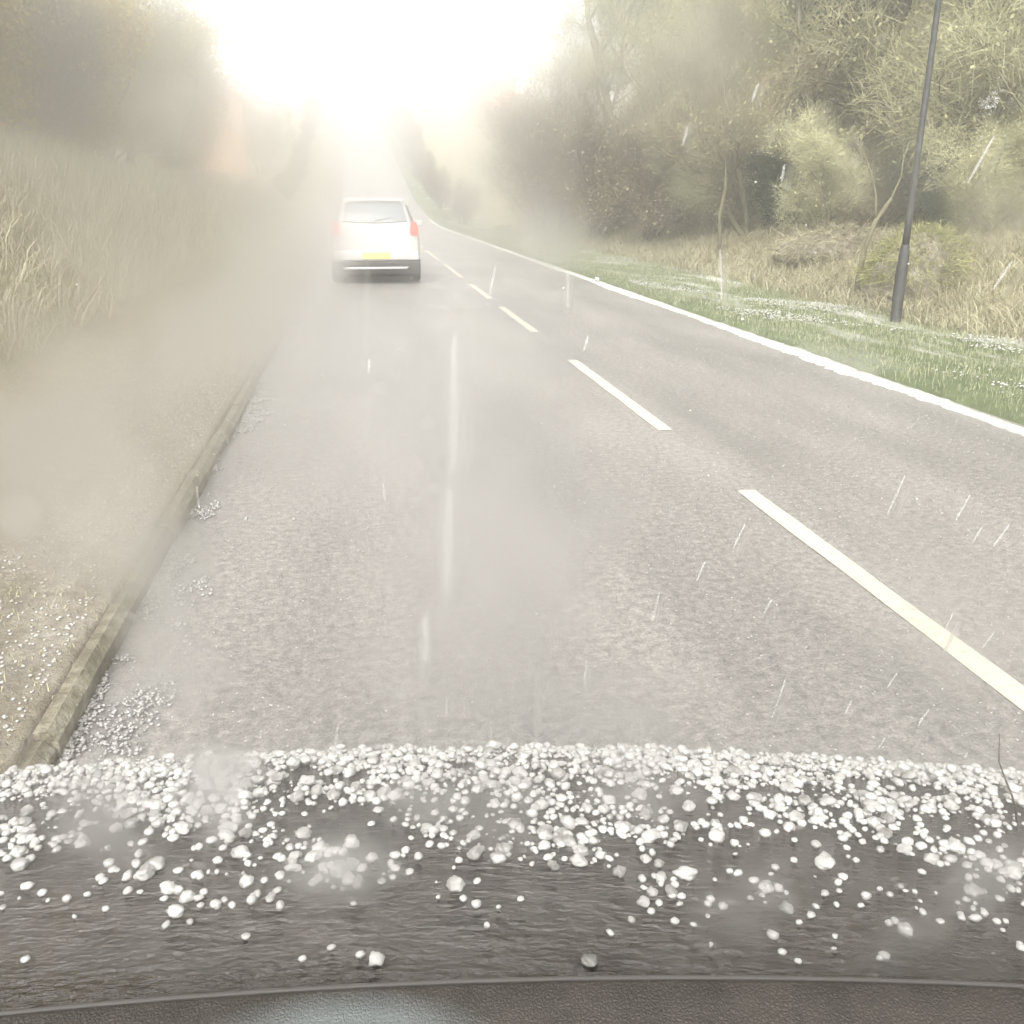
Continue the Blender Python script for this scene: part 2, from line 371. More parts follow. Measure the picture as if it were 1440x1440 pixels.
def tree_meshes(name, seed, H, spread, bark_m, twig_m, n_twig=9000, leaf=0.0, leaf_m=None, base_h=.15, stems=1, trunk_r=.16, tw=.0042, tl=.5, droop=.0):
    r = random.Random(seed); nr = np.random.default_rng(seed)
    mb = MB(); tips = []
    def grow(p, d, L, rad, lvl):
        n = 5; pts = [p.copy()]; rads = [rad]; q = p.copy(); dd = d.copy()
        for i in range(n):
            dd = (dd + Vector((r.gauss(0, .13), r.gauss(0, .13), r.gauss(0, .07) - droop * lvl * .04))).normalized()
            q = q + dd * (L / n); pts.append(q.copy()); rads.append(rad * (1 - .62 * (i + 1) / n))
            if lvl >= 1: tips.append((q.copy(), dd.copy(), L))
        mb.tube(pts, rads, 8 if lvl == 0 else (5 if lvl == 1 else 3))
        if lvl >= 3: return
        k = {0: 9, 1: 5, 2: 3}[lvl]
        for j in range(k):
            f = (base_h + (1 - base_h) * (j + r.random() * .8) / k) if lvl == 0 else .25 + .72 * (j + r.random() * .6) / k
            f = min(f, .98); ii = int(f * n); fr_ = f * n - ii
            pp = pts[ii].lerp(pts[min(ii+1, n)], fr_)
            az = r.uniform(0, 6.283); el = r.uniform(.25, .95)
            out = Vector((math.cos(az), math.sin(az), 0))
            nd = (out * math.cos(el) * spread + dd * .35 + Vector((0, 0, math.sin(el)))).normalized()
            grow(pp, nd, L * r.uniform(.36, .58) * (1.15 - .4 * f if lvl == 0 else 1), max(rads[ii] * .52, .006), lvl + 1)
    for s in range(stems):
        o_ = Vector((r.uniform(-.3, .3), r.uniform(-.3, .3), -.15)) * (1 if stems > 1 else 0) + Vector((0, 0, -.15))
        grow(o_, Vector((r.gauss(0, .12 * stems ** .7), r.gauss(0, .12 * stems ** .7), 1)).normalized(), H * r.uniform(.7, .82), trunk_r, 0)
    trunk = mesh_np(name + '_trunk', mb.v, mb.f, bark_m, True)
    T = np.array([[*a, *b, c] for a, b, c in tips])
    def scatter(n, length, width, jit, leafy):
        i = nr.integers(0, len(T), n)
        p = T[i, :3] + nr.normal(0, jit, (n, 3))
        d = T[i, 3:6] + nr.normal(0, .65, (n, 3)) if not leafy else nr.normal(0, 1, (n, 3))
        d /= np.linalg.norm(d, axis=1)[:, None]
        w = np.cross(d, nr.normal(0, 1, (n, 3))); w /= np.linalg.norm(w, axis=1)[:, None]
        L = length * nr.uniform(.4, 1.2, (n, 1)); W = width * nr.uniform(.6, 1.4, (n, 1))
        a = p - w * W; b = p + w * W; c = p + d * L * (.5 if leafy else 1) + w * W * (1.2 if leafy else .3); e = p + d * L * (1 if leafy else .98) - w * W * (.2 if leafy else .3)
        V = np.stack([a, b, c, e], 1).reshape(-1, 3)
        V[:, 2] = np.maximum(V[:, 2], -.05)
        return V
    Vt = scatter(n_twig, tl, tw, .16, False); mi = np.zeros(n_twig, int); Vs = [Vt]; mats = [twig_m]
    if leaf:
        nl = int(leaf); Vl = scatter(nl, .085, .026, .22, True); Vs.append(Vl); mi = np.concatenate([mi, np.ones(nl, int)]); mats.append(leaf_m)
    V = np.concatenate(Vs); F = np.arange(len(V)).reshape(-1, 4)
    crown = mesh_np(name + '_crown', V, F, mats, False, mi)
    return trunk, crown

KINDS = {
 'evergreen': tree_meshes('evergreen', 9, 4.2, .9, m_bark_dark, m_ivy, 5000, 30000, m_ivy, base_h=.04, stems=2, trunk_r=.06),
 'ash':   tree_meshes('ash', 1, 11, 1.0, m_bark, m_twig_olive, 25500, 3500, m_twig_olive, trunk_r=.17),
 'birch': tree_meshes('birch', 2, 10, .8, m_bark_pale, m_twig_pale, 23800, 3500, m_twig_pale, trunk_r=.10),
 'ivy':   tree_meshes('ivy', 3, 10, .7, m_bark_dark, m_twig_brown, 9000, 34000, m_ivy, base_h=.08, trunk_r=.2),
 'thorn': tree_meshes('thorn', 4, 4.6, 1.1, m_bark_dark, m_twig_dark, 28900, 4900, m_twig_brown, base_h=.04, stems=4, trunk_r=.06, tl=.4, tw=.0042),
 'willow':tree_meshes('willow', 5, 5.5, 1.1, m_bark, m_twig_pale, 28900, 3500, m_twig_olive, base_h=.06, stems=4, trunk_r=.06, tl=.55, droop=.6),
 'holly': tree_meshes('holly', 6, 4.2, .9, m_bark_dark, m_ever, 6000, 30000, m_ever, base_h=.04, stems=2, trunk_r=.06),
 'elder': tree_meshes('elder', 8, 7.5, 1.0, m_bark, m_twig_brown, 25500, 3500, m_twig_olive, base_h=.08, stems=2, trunk_r=.10),
}
def plant(kind, name, x, y, s, label, cat='tree', group=None, rz=None, sz=1.0):
    root = empty(name, (x, y, landz(x, y)), random.uniform(0, 6.28) if rz is None else rz, label, cat, group)
    root.scale = (s, s, s * sz)
    tr, cr = KINDS[kind]
    link(bpy.data.objects.new('trunk', tr), root); link(bpy.data.objects.new('crown', cr), root)
    return root

RG = 'trees in the wood on the right'
for k, x, y, s, lab, sz in [
  ('ash', 13.5, 23.5, 1.0, 'bare mossy tree directly behind the lamp post', 1),
  ('ivy', 10.9, 19.4, .95, 'dark ivy covered tree at the top just left of the lamp post', 1.1),
  ('elder', 13.6, 20.8, .95, 'brown twiggy tree just right of the lamp post', 1),
  ('birch', 11.2, 26.5, 1.0, 'pale stemmed tree left of the dark ivy covered tree', 1),
  ('elder', 9.9, 22.5, .8, 'olive tree with spreading limbs between the holly and the pale stemmed tree', 1),
  ('willow', 11.9, 16.8, 1.0, 'pale drooping tree at the right edge of the picture', 1.2),
  ('ash', 10.7, 31, 1.1, 'olive tree rising over the big rounded bush by the verge', 1),
  ('ash', 9.9, 35, 1.2, 'tall hazy olive tree overhanging the far verge', 1),
  ('birch', 9.9, 42, 1.25, 'tall hazy pale tree, last of the wood before the open sky', 1),
]:
    t_ = plant(k, 'tree', x, y, s, lab, 'tree', sz=sz)
BK = 'bare tree deep in the wood on the right, behind the front row of trees'
for i in range(20):
    y = 9 + i * 2.0; x = 16.5 + random.uniform(-1.2, 2.5)
    plant(['ash', 'elder', 'birch', 'ash', 'ivy'][i % 5], 'tree', x, y, random.uniform(1.0, 1.35), BK, 'tree', RG)
for i in range(12):
    plant(['ash', 'elder', 'ivy'][i % 3], 'tree', 22 + random.uniform(-1.5, 3), 10 + i * 4.2, random.uniform(1.3, 1.6), BK, 'tree', RG)
for k, nm, x, y, s, lab, cat in [
  ('thorn', 'thorn_bush', 8.3, 26.6, .95, 'dense rounded brown bush with a dark hollow base beside the verge', 'bush'),
  ('thorn', 'thorn_bush', 7.5, 37.5, 1.35, 'last brown bush of the verge, nearest the middle of the picture', 'bush'),
  ('thorn', 'thorn_bush', 7.9, 31.5, 1.05, 'brown bush behind the big rounded bush, fading into the haze', 'bush'),
  ('evergreen', 'holly_bush', 10.3, 22.0, .55, 'dark green holly well left of the lamp post', 'bush'),
  ('evergreen', 'holly_bush', 11.3, 17.0, .6, 'dark evergreen bush right of the lamp post', 'bush'),
  ('willow', 'willow_bush', 9.6, 18.4, .5, 'pale olive twiggy bush behind the leaning sapling', 'bush'),
  ('willow', 'willow_bush', 9.4, 23.7, .6, 'pale twiggy bush between the holly and the big rounded bush', 'bush'),
  ('thorn', 'thorn_bush', 10.6, 18.2, .5, 'low brown thicket behind the lamp post', 'bush'),
  ('willow', 'willow_bush', 10.6, 14.6, .42, 'low pale scrub right of the lamp post on the bank', 'bush'),
]:
    plant(k, nm, x, y, s, lab, cat)
# left side of the road
for k, nm, x, y, s, lab, cat in [
  ('elder', 'tree', -7.6, 10.5, .9, 'brown bare tree at the left edge above the bank', 'tree'),
  ('holly', 'hedge_tree', -6.9, 14.5, 1.2, 'nearest dark olive evergreen on top of the left bank', 'tree'),
  ('ash', 'tree', -8.8, 15.5, .8, 'olive tree behind the nearest evergreen on the left bank', 'tree'),
  ('holly', 'hedge_tree', -7.0, 18.5, 1.2, 'second dark olive evergreen along the left bank', 'tree'),
  ('thorn', 'hedge_tree', -7.2, 22.5, 1.05, 'brown thorn filling the gap in the left hedge', 'tree'),
  ('holly', 'hedge_tree', -7.2, 26.5, 1.2, 'third dark olive evergreen along the left bank', 'tree'),
  ('willow', 'tree', -7.4, 31.5, 1.2, 'yellowish willow near the far end of the left hedge', 'tree'),
  ('ash', 'tree', -10., 24., .85, 'olive tree behind the middle of the left hedge', 'tree'),
  ('holly', 'hedge_tree', -6.6, 38, 1.5, 'last dark evergreen of the left hedge beside the brick house', 'tree'),
  ('ash', 'tree', -11., 34., .8, 'olive tree behind the far end of the left hedge', 'tree'),
  ('elder', 'tree', -6.8, 74, .8, 'small hazy tree just beyond the brick house', 'tree'),
  ('ash', 'tree', -8.0, 37.5, .85, 'tall olive tree rising above the far end of the left hedge', 'tree'),
  ('holly', 'tree', -8.2, 88, 1.1, 'grey hazy evergreen beside the pale house', 'tree'),
]:
    plant(k, nm, x, y, s, lab, cat)
# hedges that line the road up the hill, both sides
for i in range(9):
    y = 58 + i * 15
    plant('thorn', 'hedge_bush', -3.9 - .25 * i, y, .42 + .05 * i, 'faint hedge bush beside the left of the road climbing the hill', 'bush', 'hedge on the left of the hill')
    plant('thorn', 'hedge_bush', 6.0 + .12 * i, y - 4, .55 + .08 * i, 'faint hedge bush beside the right of the road climbing the hill', 'bush', 'hedge on the right of the hill')

# leaning sapling, pale trunk, mossy mound
sp = empty('sapling', (7.55, 13.3, landz(7.55, 13.3)), 0, 'thin leaning sapling with a forked top left of the lamp post', 'tree')
MB().tube([(0, 0, -.1), (-.02, 0, .3), (.03, 0, .75), (.16, 0, 1.15), (.36, 0, 1.45)], [.05, .045, .04, .034, .025], 8).build('trunk', m_bark, sp, True)
MB().tube([(.16, 0, 1.13), (.10, 0, 1.5), (.02, .05, 1.8), (-.12, .1, 2.1)], [.024, .018, .012, .004], 6).build('branch', m_bark, sp, True)
MB().tube([(.36, 0, 1.45), (.5, .05, 1.75), (.50, .05, 2.0), (.62, .1, 2.35)], [.020, .015, .010, .004], 6).build('branch', m_bark, sp, True)
ps = empty('birch_trunk', (8.45, 21.4, landz(8.45, 21.4)), 0, 'pale upright stem at the right side of the rounded bush', 'tree')
MB().tube([(0, 0, -.1), (.02, 0, .4), (-.03, 0, .9), (.06, 0, 1.5), (.02, 0, 2.1)], [.06, .05, .045, .035, .012], 8).build('trunk', m_bark, ps, True)
def mound(name, x, y, sx, sy, sz, label, m1, hollow=True):
    root = empty(name, (x, y, landz(x, y) - .05), .2, label, 'mound')
    V = IV3.copy(); V[:, 2] = np.maximum(V[:, 2], -.15)
    for i, p in enumerate(V):
        q = 1 + .22 * noise.noise(Vector(p) * 1.7) + .10 * noise.noise(Vector(p) * 5)
        V[i] = p * q
    V *= (sx, sy, sz)
    o = link(bpy.data.objects.new('soil', mesh_np('soil', V, IF3, m_kerb, True)), root)
    n = 15000; i = rng.integers(0, len(V), n); P = V[i] + rng.normal(0, .06, (n, 3)); P = P[P[:, 2] > (.12 if hollow else .02)]
    n = len(P); d = P / (np.linalg.norm(P, axis=1)[:, None]) * .6 + rng.normal(0, .4, (n, 3)) + np.array([0, 0, -.35]); w = np.cross(d, rng.normal(0, 1, (n, 3))); w /= np.linalg.norm(w, axis=1)[:, None]
    L = rng.uniform(.05, .22, (n, 1)); P = P * 1.03
    Vv = np.stack([P - w * .006, P + w * .006, P + d * L], 1).reshape(-1, 3)
    link(bpy.data.objects.new('moss', mesh_np('moss', Vv, np.arange(len(Vv)).reshape(-1, 3), m1)), root)
    return root
mound('mossy_mound', 8.25, 12.9, .78, .6, .85, 'yellow green mossy mound with a dark hollow left of the lamp post', m_moss)
mound('grassy_hummock', 10.3, 10.8, 1.0, .7, .6, 'pale grassy hummock right of the lamp post', m_gd, False)
mound('grassy_hummock', 9.2, 17.2, 1.2, .9, .5, 'low pale hummock between the sapling and the rounded bush', m_gd, False)

# ------------------------------------------------------------------ lamp post
m_pole = mat('pole_paint', (.06, .06, .063), .65)
t = NT(m_pole); t.set('Base Color', t.ramp(t.noise(8, 5, .6), [(.3, (.02, .02, .02)), (.7, (.05, .05, .052))]))
lx, ly = 6.73, 10.86; lz = landz(lx, ly)
lp = empty('lamp_post', (lx, ly, lz), R(-170), 'tall grey street lamp standing in the right verge', 'street lamp')
MB().tube([(0, 0, -.2), (0, 0, 0), (0, 0, .2), (0, 0, .4), (0, 0, .6), (0, 0, .8), (0, 0, .86), (0, 0, .92), (0, 0, .95)], [.068, .068, .067, .066, .065, .063, .058, .050, .042], 20).build('base', m_pole, lp, True)
MB().tube([(0, 0, .93), (0, 0, 1.3), (0, 0, 2.2), (0, 0, 3.5), (0, 0, 6.2), (.12, 0, 6.45), (.4, 0, 6.6), (.7, 0, 6.65)], [.043, .041, .038, .034, .030, .028, .026, .024], 18).build('pole', m_pole, lp, True)
MB().box(-.03, .03, -.082, -.072, .25, .7).build('access_door', m_pole, lp, bevel=.004)
lh = MB().add([(.65, -.07, 6.62), (1.15, -.12, 6.66), (1.15, .12, 6.66), (.65, .07, 6.62), (.68, -.05, 6.72), (1.1, -.08, 6.76), (1.1, .08, 6.76), (.68, .05, 6.72)],
     [(0,3,2,1),(4,5,6,7),(0,1,5,4),(1,2,6,5),(2,3,7,6),(3,0,4,7)]).build('lantern', mat('lantern_grey', (.35, .35, .35), .5), lp, bevel=.01)

# ------------------------------------------------------------------ houses far off
m_brick = mat('orange_brick', (.42, .20, .10), .85)
t = NT(m_brick); bk = t.n.new('ShaderNodeTexBrick'); bk.inputs['Scale'].default_value = 6
bk.inputs['Color1'].default_value = (.55, .14, .025, 1); bk.inputs['Color2'].default_value = (.46, .12, .02, 1); bk.inputs['Mortar'].default_value = (.4, .25, .15, 1)
t.l.new(t.coord(), bk.inputs['Vector']); t.set('Base Color', bk.outputs[0])
m_render_w = mat('pale_render', (.5, .5, .52), .8); NT(m_render_w).set('Base Color', NT(m_render_w).ramp(NT(m_render_w).noise(2, 6), [(.3, (.42, .42, .45)), (.7, (.58, .58, .6))]))
m_tile = mat('roof_tile', (.30, .14, .08), .8); q = NT(m_tile); q.set('Base Color', q.ramp(q.noise(3, 6, .7), [(.3, (.40, .17, .08)), (.7, (.62, .30, .15))]))
m_slate = mat('slate', (.12, .12, .13), .6); q = NT(m_slate); q.set('Base Color', q.ramp(q.noise(3, 6, .7), [(.3, (.09, .09, .10)), (.7, (.18, .18, .19))]))
m_glass_d = mat('window_glass', (.03, .035, .04), .08)
m_white = mat('white_frame', (.75, .75, .73), .5)
def house(name, x, y, w, d, h, rh, wall, roof, label, rz=0.0, nwin=2, zoff=0.):
    z = landz(x, y) + zoff; r = empty(name, (x, y, z), rz, label, 'house')
    MB().add([(-w/2,0,-1),(w/2,0,-1),(w/2,d,-1),(-w/2,d,-1),(-w/2,0,h),(w/2,0,h),(w/2,d,h),(-w/2,d,h),(0,0,h+rh),(0,d,h+rh)],
             [(0,1,5,8,4),(2,3,7,9,6),(1,2,6,5),(3,0,4,7)]).build('wall', wall, r)
    o = .3; t_ = .15
    vs = []
    for s in (-1, 1):
        e = h - o * rh / (w / 2)
        vs += [[(0, -o, h+rh+.02), (s*(w/2+o), -o, e+.02), (s*(w/2+o), d+o, e+.02), (0, d+o, h+rh+.02), (0, -o, h+rh+.02+t_), (s*(w/2+o), -o, e+.02+t_), (s*(w/2+o), d+o, e+.02+t_), (0, d+o, h+rh+.02+t_)]]
    rf = MB()
    for q_ in vs: rf.add(q_, [(0,1,2,3),(4,7,6,5),(0,4,5,1),(1,5,6,2),(2,6,7,3),(3,7,4,0)])
    ro = rf.build('roof', roof, r)
    MB().box(-.35, .35, d*.3, d*.3+.7, h+rh*.7, h+rh+.9).build('chimney', wall, ro)
    for i in range(nwin):
        for zz in (1.0, 3.6):
            if zz + 1.2 > h: continue
            cx = -w/2 + w * (i + .5) / nwin
            wi = MB().box(cx-.6, cx+.6, -.03, .05, zz, zz+1.2).build('window', m_white, r)
            MB().box(cx-.5, cx+.5, -.04, -.028, zz+.1, zz+1.1).build('pane', m_glass_d, wi)
    return r
house('brick_house', -8.6, 58, 5.0, 8, 4.4, 1.3, m_brick, m_tile, 'small orange brick house at the end of the left hedge', R(6), 0)
house('pale_house', -10.5, 92, 7, 9, 4.5, 2.5, m_render_w, m_slate, 'pale grey house left of the white car in the distance', R(5), 2, -1.2)
house('hill_house', 21.0, 178, 16, 9, 4.2, 2.6, m_render_w, m_tile, 'long pale house with an orange roof on the far hill', R(80), 2)
house('hill_house', 30.5, 186, 14, 8, 3.6, 2.6, m_brick, m_tile, 'orange roofed brick house right of the long pale house', R(85), 2)

# ------------------------------------------------------------------ white hatchback ahead
m_body = mat('white_car_paint', (.66, .67, .66), .3, **{'Coat Weight': .6})
q = NT(m_body); q.set('Base Color', q.ramp(q.noise(5, 5, .6), [(.2, (.36, .36, .35)), (.5, (.44, .44, .43))]))
m_cg = mat('car_glass', (.16, .18, .19), .2, spec=.8)
m_blk = mat('black_plastic', (.022, .021, .020), .6); q = NT(m_blk); q.bump(q.noise(200, 3), .1, .001)
m_red = mat('tail_light_red', (.42, .04, .03), .3); m_red.node_tree.nodes['Principled BSDF'].inputs['Emission Color'].default_value = (1, .12, .06, 1)
m_red.node_tree.nodes['Principled BSDF'].inputs['Emission Strength'].default_value = .12
m_yel = mat('yellow_plate', (.60, .47, .13), .5)
m_sil = mat('silver_trim', (.6, .6, .6), .3, .5)
m_tyre = mat('tyre_rubber', (.02, .02, .02), .8)
hx, hy = .33, 18.0
hc = empty('hatchback', (hx, hy, 0), R(0), 'small white hatchback driving ahead in the left lane, seen from behind', 'car')
# body loft: stations along y; half section (x, z) from sill up over the roof
ST = [ # y, bottom z, bumper half w, waist z, waist half w, glass-base half w, roof z, roof half w
  (0.00, .34, .74, .86, .76, .70, 1.10, .62),
  (0.06, .30, .81, .90, .82, .74, 1.16, .66),
  (0.22, .26, .84, .93, .845, .76, 1.34, .62),
  (0.42, .25, .85, .94, .85, .77, 1.49, .58),
  (0.75, .25, .85, .94, .85, .77, 1.53, .60),
  (1.60, .24, .86, .93, .855, .77, 1.55, .62),
  (2.30, .24, .86, .92, .855, .77, 1.52, .60),
  (2.95, .24, .86, .91, .85, .76, 1.02, .70),
  (3.50, .25, .84, .86, .83, .72, .90, .60),
  (3.90, .30, .72, .68, .72, .60, .70, .5),
]
NV = 12
vs = []; fs = []
for (y, zb, bw, wz, ww, gw, rz_, rw) in ST:
    half = [(0, zb), (bw * .9, zb), (bw, zb + .12), (bw + .01, (zb + wz) / 2), (ww, wz - .04), (ww - .03, wz + .02), (gw - (gw - rw) * .12, wz + (rz_ - wz) * .15), (gw - (gw - rw) * .8, wz + (rz_ - wz) * .82), (rw * .93, rz_ - .03 * (rz_ - wz > .3)), (rw * .75, rz_), (rw * .4, rz_ + .015), (0, rz_ + .02)]
    full = half + [(-x, z) for x, z in half[1:-1][::-1]]
    vs += [(x, y, z) for x, z in full]
n = len(full)
for i in range(len(ST) - 1):
    for k in range(n): fs.append([i*n+k, (i+1)*n+k, (i+1)*n+(k+1) % n, i*n+(k+1) % n])
fs.append([k for k in range(n)]); fs.append([(len(ST)-1)*n+k for k in range(n)][::-1])
bo = MB(); bo.v = vs; bo.f = fs
body = bo.build('body', m_body, hc, True)
md = body.modifiers.new('sub', 'SUBSURF'); md.levels = 2; md.render_levels = 2
# rear window: sloping pane from waist to roof, a little proud of the body
def panel(name, pts, m, parent, thick=.03, dir_=(0, -1, 0), bevel=.01):
    d = Vector(dir_) * thick; a = [Vector(p) for p in pts]; k = len(a)
    return MB().add([*a, *[p + d for p in a]], [list(range(k))[::-1], [k + i for i in range(k)]] + [[i, (i+1) % k, k + (i+1) % k, k + i] for i in range(k)]).build(name, m, parent, bevel=bevel)
panel('rear_window', [(-.60, .055, 1.115), (-.3, .03, 1.095), (0, .02, 1.09), (.3, .03, 1.095), (.60, .055, 1.115), (.52, .30, 1.43), (.26, .29, 1.45), (0, .285, 1.455), (-.26, .29, 1.45), (-.52, .30, 1.43)], m_cg, hc, .05, (0, -.8, .5))
panel('spoiler', [(-.56, .22, 1.475), (0, .18, 1.495), (.56, .22, 1.475), (.54, .5, 1.51), (0, .5, 1.54), (-.54, .5, 1.51)], m_body, hc, .035, (0, 0, 1), .012)
for s in (-1, 1):
    panel('tail_light', [(s*.66, -.01, .88), (s*.80, .06, .86), (s*.815, .10, 1.02), (s*.76, .09, 1.13), (s*.68, .03, 1.11), (s*.645, .0, .98)][::s], m_red, hc, .03, (0, -1, 0), .01)
    mi_ = panel('door_mirror', [(s*.86, 2.1, .98), (s*1.02, 2.08, .98), (s*1.03, 2.08, 1.10), (s*.88, 2.1, 1.11)][::s], m_body, hc, .10, (0, 1, 0), .02)
    panel('side_window', [(s*.80, .75, .98), (s*.80, 2.55, .97), (s*.665, 2.2, 1.40), (s*.65, .85, 1.41)][::s], m_cg, hc, .02, (s, 0, .2), .006)
bp = MB().add([(-.78, .02, .13), (.78, .02, .13), (.84, .5, .16), (-.84, .5, .16), (-.82, -.10, .42), (.82, -.10, .42), (.87, .5, .42), (-.87, .5, .42), (-.78, -.07, .18), (.78, -.07, .18)],
     [(8,9,5,4), (0,1,9,8), (4,5,6,7), (0,3,2,1), (1,2,6,5,9), (3,0,8,4,7), (2,3,7,6)]).build('bumper', m_blk, hc, bevel=.02)
panel('bumper_trim', [(-.62, -.085, .275), (.56, -.085, .275), (.60, -.09, .315), (-.62, -.09, .315)], m_sil, hc, .02, (0, -1, 0), .005)
panel('upper_bumper', [(-.80, .0, .43), (.80, .0, .43), (.80, .0, .60), (.5, .0, .63), (-.5, .0, .63), (-.80, .0, .60)], m_body, hc, .10, (0, -1, 0), .03)
panel('number_plate', [(-.26, -.10, .46), (.26, -.10, .46), (.26, -.10, .58), (-.26, -.10, .58)], m_yel, hc, .012, (0, -1, 0), .003)
MB().tube([(0, -.03, 1.12), (.02, -.01, 1.15), (.3, .03, 1.2)], [.012, .01, .006], 6).build('rear_wiper', m_blk, hc, True)
for sx_ in (-1, 1):
    for yy in (.62, 3.1):
        w = MB().tube([(sx_*.64, yy, .30), (sx_*.66, yy, .30), (sx_*.83, yy, .30), (sx_*.85, yy, .30)], [.27, .30, .30, .27], 28).build('wheel', m_tyre, hc, True)
        MB().tube([(sx_*.845, yy, .30), (sx_*.858, yy, .30)], [.19, .18], 20).build('rim', m_sil, w)

# ------------------------------------------------------------------ the car the picture is taken from
# local frame: origin under the camera, +Y along the bonnet
me_car = empty('car', (0, 0, 0), YAW, 'dark car in the foreground with hail covering its wet bonnet', 'car')
XC = .0
def zb(x, y):
    x = np.asarray(x, float); y = np.asarray(y, float)
    return 1.083 - .667 * np.clip(y - .45, 0, 9) ** 2 - .10 * (x - XC) ** 2 - .08 * np.clip(np.abs(x - XC) - .55, 0, 1) ** 2
m_bon = mat('wet_bonnet', (.035, .031, .028), .08, spec=.6)
q = NT(m_bon); co = q.coord()
q.set('Base Color', q.ramp(q.noise(9, 5, .6, co), [(.3, (.022, .018, .015)), (.7, (.045, .037, .030))]))
h1 = q.noise(1, 4, .6, co, (75, 210, 75)); h2 = q.noise(1, 3, .6, co, (24, 60, 24)); hmask = q.ramp(q.noise(5, 3, .5, co), [(.33, .65), (.6, 1.)])
q.bump(q.math('MULTIPLY', q.math('ADD', q.math('MULTIPLY', h1, .6), h2), hmask), 1.0, .013)
v, f = grid(np.linspace(-.95, .95, 90), np.concatenate([np.linspace(.40, 1.25, 80), np.linspace(1.27, 1.36, 4)]), zb)
v2 = v.copy(); v2[:, 2] -= .03; N_ = len(v)
nx, ny = 90, 84
idx = np.arange(N_).reshape(ny, nx)
rim = np.concatenate([idx[0, :], idx[1:, -1], idx[-1, ::-1][1:], idx[::-1, 0][1:-1]])
rf = np.stack([rim, np.roll(rim, -1), np.roll(rim, -1) + N_, rim + N_], -1)[:, ::-1]
bon = link(bpy.data.objects.new('bonnet', mesh_np('bonnet', np.concatenate([v, v2]), np.concatenate([f, f[:, ::-1] + N_, rf]), m_bon, True)), me_car)
# nose and wings below the bonnet
zf = float(zb(0, 1.36))
MB().add([(-.93, .42, .95), (-.93, 1.36, zf-.14), (.93, 1.36, zf-.14), (.93, .42, .95), (-.93, .42, .25), (-.90, 1.42, .25), (.90, 1.42, .25), (.93, .42, .25)],
         [(0,1,5,4), (1,2,6,5), (2,3,7,6), (0,4,7,3), (4,5,6,7), (0,3,2,1)]).build('nose', m_bon, me_car, bevel=.03)
# washer nozzle at the left
MB().add([(-.60, .765, float(zb(-.57, .78))-.01), (-.522, .765, float(zb(-.57, .78))-.01), (-.522, .80, float(zb(-.57, .79))-.01), (-.60, .80, float(zb(-.57, .79))-.01),
          (-.60, .772, float(zb(-.57, .78))+.016), (-.53, .772, float(zb(-.57, .78))+.018), (-.535, .795, float(zb(-.57, .78))+.012), (-.60, .795, float(zb(-.57, .78))+.012)],
         [(0,3,2,1),(4,5,6,7),(0,1,5,4),(1,2,6,5),(2,3,7,6),(3,0,4,7)]).build('washer_nozzle', m_blk, bon, bevel=.004)
# dashboard
m_dash = mat('dash_leather', (.035, .032, .028), .55, spec=.3)
q = NT(m_dash); co = q.coord()
vo = q.n.new('ShaderNodeTexVoronoi'); vo.feature = 'DISTANCE_TO_EDGE'; vo.inputs['Scale'].default_value = 430
q.l.new(co, vo.inputs['Vector'])
gr = q.ramp(vo.outputs['Distance'], [(.0, .6), (.3, 1.)])
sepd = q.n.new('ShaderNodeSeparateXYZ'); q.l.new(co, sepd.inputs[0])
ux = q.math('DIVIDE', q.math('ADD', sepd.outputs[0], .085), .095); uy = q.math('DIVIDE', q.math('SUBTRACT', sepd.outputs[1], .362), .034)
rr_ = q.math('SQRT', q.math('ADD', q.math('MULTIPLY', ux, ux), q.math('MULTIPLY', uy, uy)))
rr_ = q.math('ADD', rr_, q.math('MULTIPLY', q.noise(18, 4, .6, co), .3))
glare = q.math('MULTIPLY', q.ramp(rr_, [(.55, 1.), (1.25, .0)]), .85)  # soft windscreen glare, painted into the leather colour
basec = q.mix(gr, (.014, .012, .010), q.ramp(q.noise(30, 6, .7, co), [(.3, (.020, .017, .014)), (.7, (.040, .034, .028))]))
basec = q.mix(glare, basec, (.085, .095, .095))
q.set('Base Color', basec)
q.bump(q.math('ADD', gr, q.math('MULTIPLY', q.noise(700, 3, .6, co), .6)), .6, .0016)
dxs = np.linspace(-.8, .8, 120); rows = []
for t_ in np.linspace(0, 1, 40):
    ye = .400 - .17 * (dxs - .10) ** 2
    if t_ < .18:
        a_ = t_ / .18 * math.pi / 2; yv = ye - .006 + .006 * math.cos(a_) ; zv = 1.136 - .008 + .008 * math.sin(a_) + 0 * dxs
        if t_ == 0: zv = zv - .10
    else:
        s_ = (t_ - .18) / .82; yv = ye - .006 - .40 * s_; zv = 1.136 - .10 * s_ + 0 * dxs
    rows.append(np.stack([dxs, yv, zv], -1))
V = np.array(rows).reshape(-1, 3); i = np.arange(len(V)).reshape(40, 120)
F = np.stack([i[:-1, :-1], i[1:, :-1], i[1:, 1:], i[:-1, 1:]], -1).reshape(-1, 4)
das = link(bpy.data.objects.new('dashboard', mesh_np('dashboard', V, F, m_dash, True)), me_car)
so = das.modifiers.new('solid', 'SOLIDIFY'); so.thickness = .02; so.offset = -1
# pale seal strip where glass, bonnet and dash meet
MB().tube([(x_, .4035 - .17 * (x_ - .10) ** 2, 1.1295) for x_ in np.linspace(-.8, .8, 30)], [.0018] * 30, 10).build('windscreen_seal', mat('grey_rubber', (.055, .05, .046), .6), me_car, True)

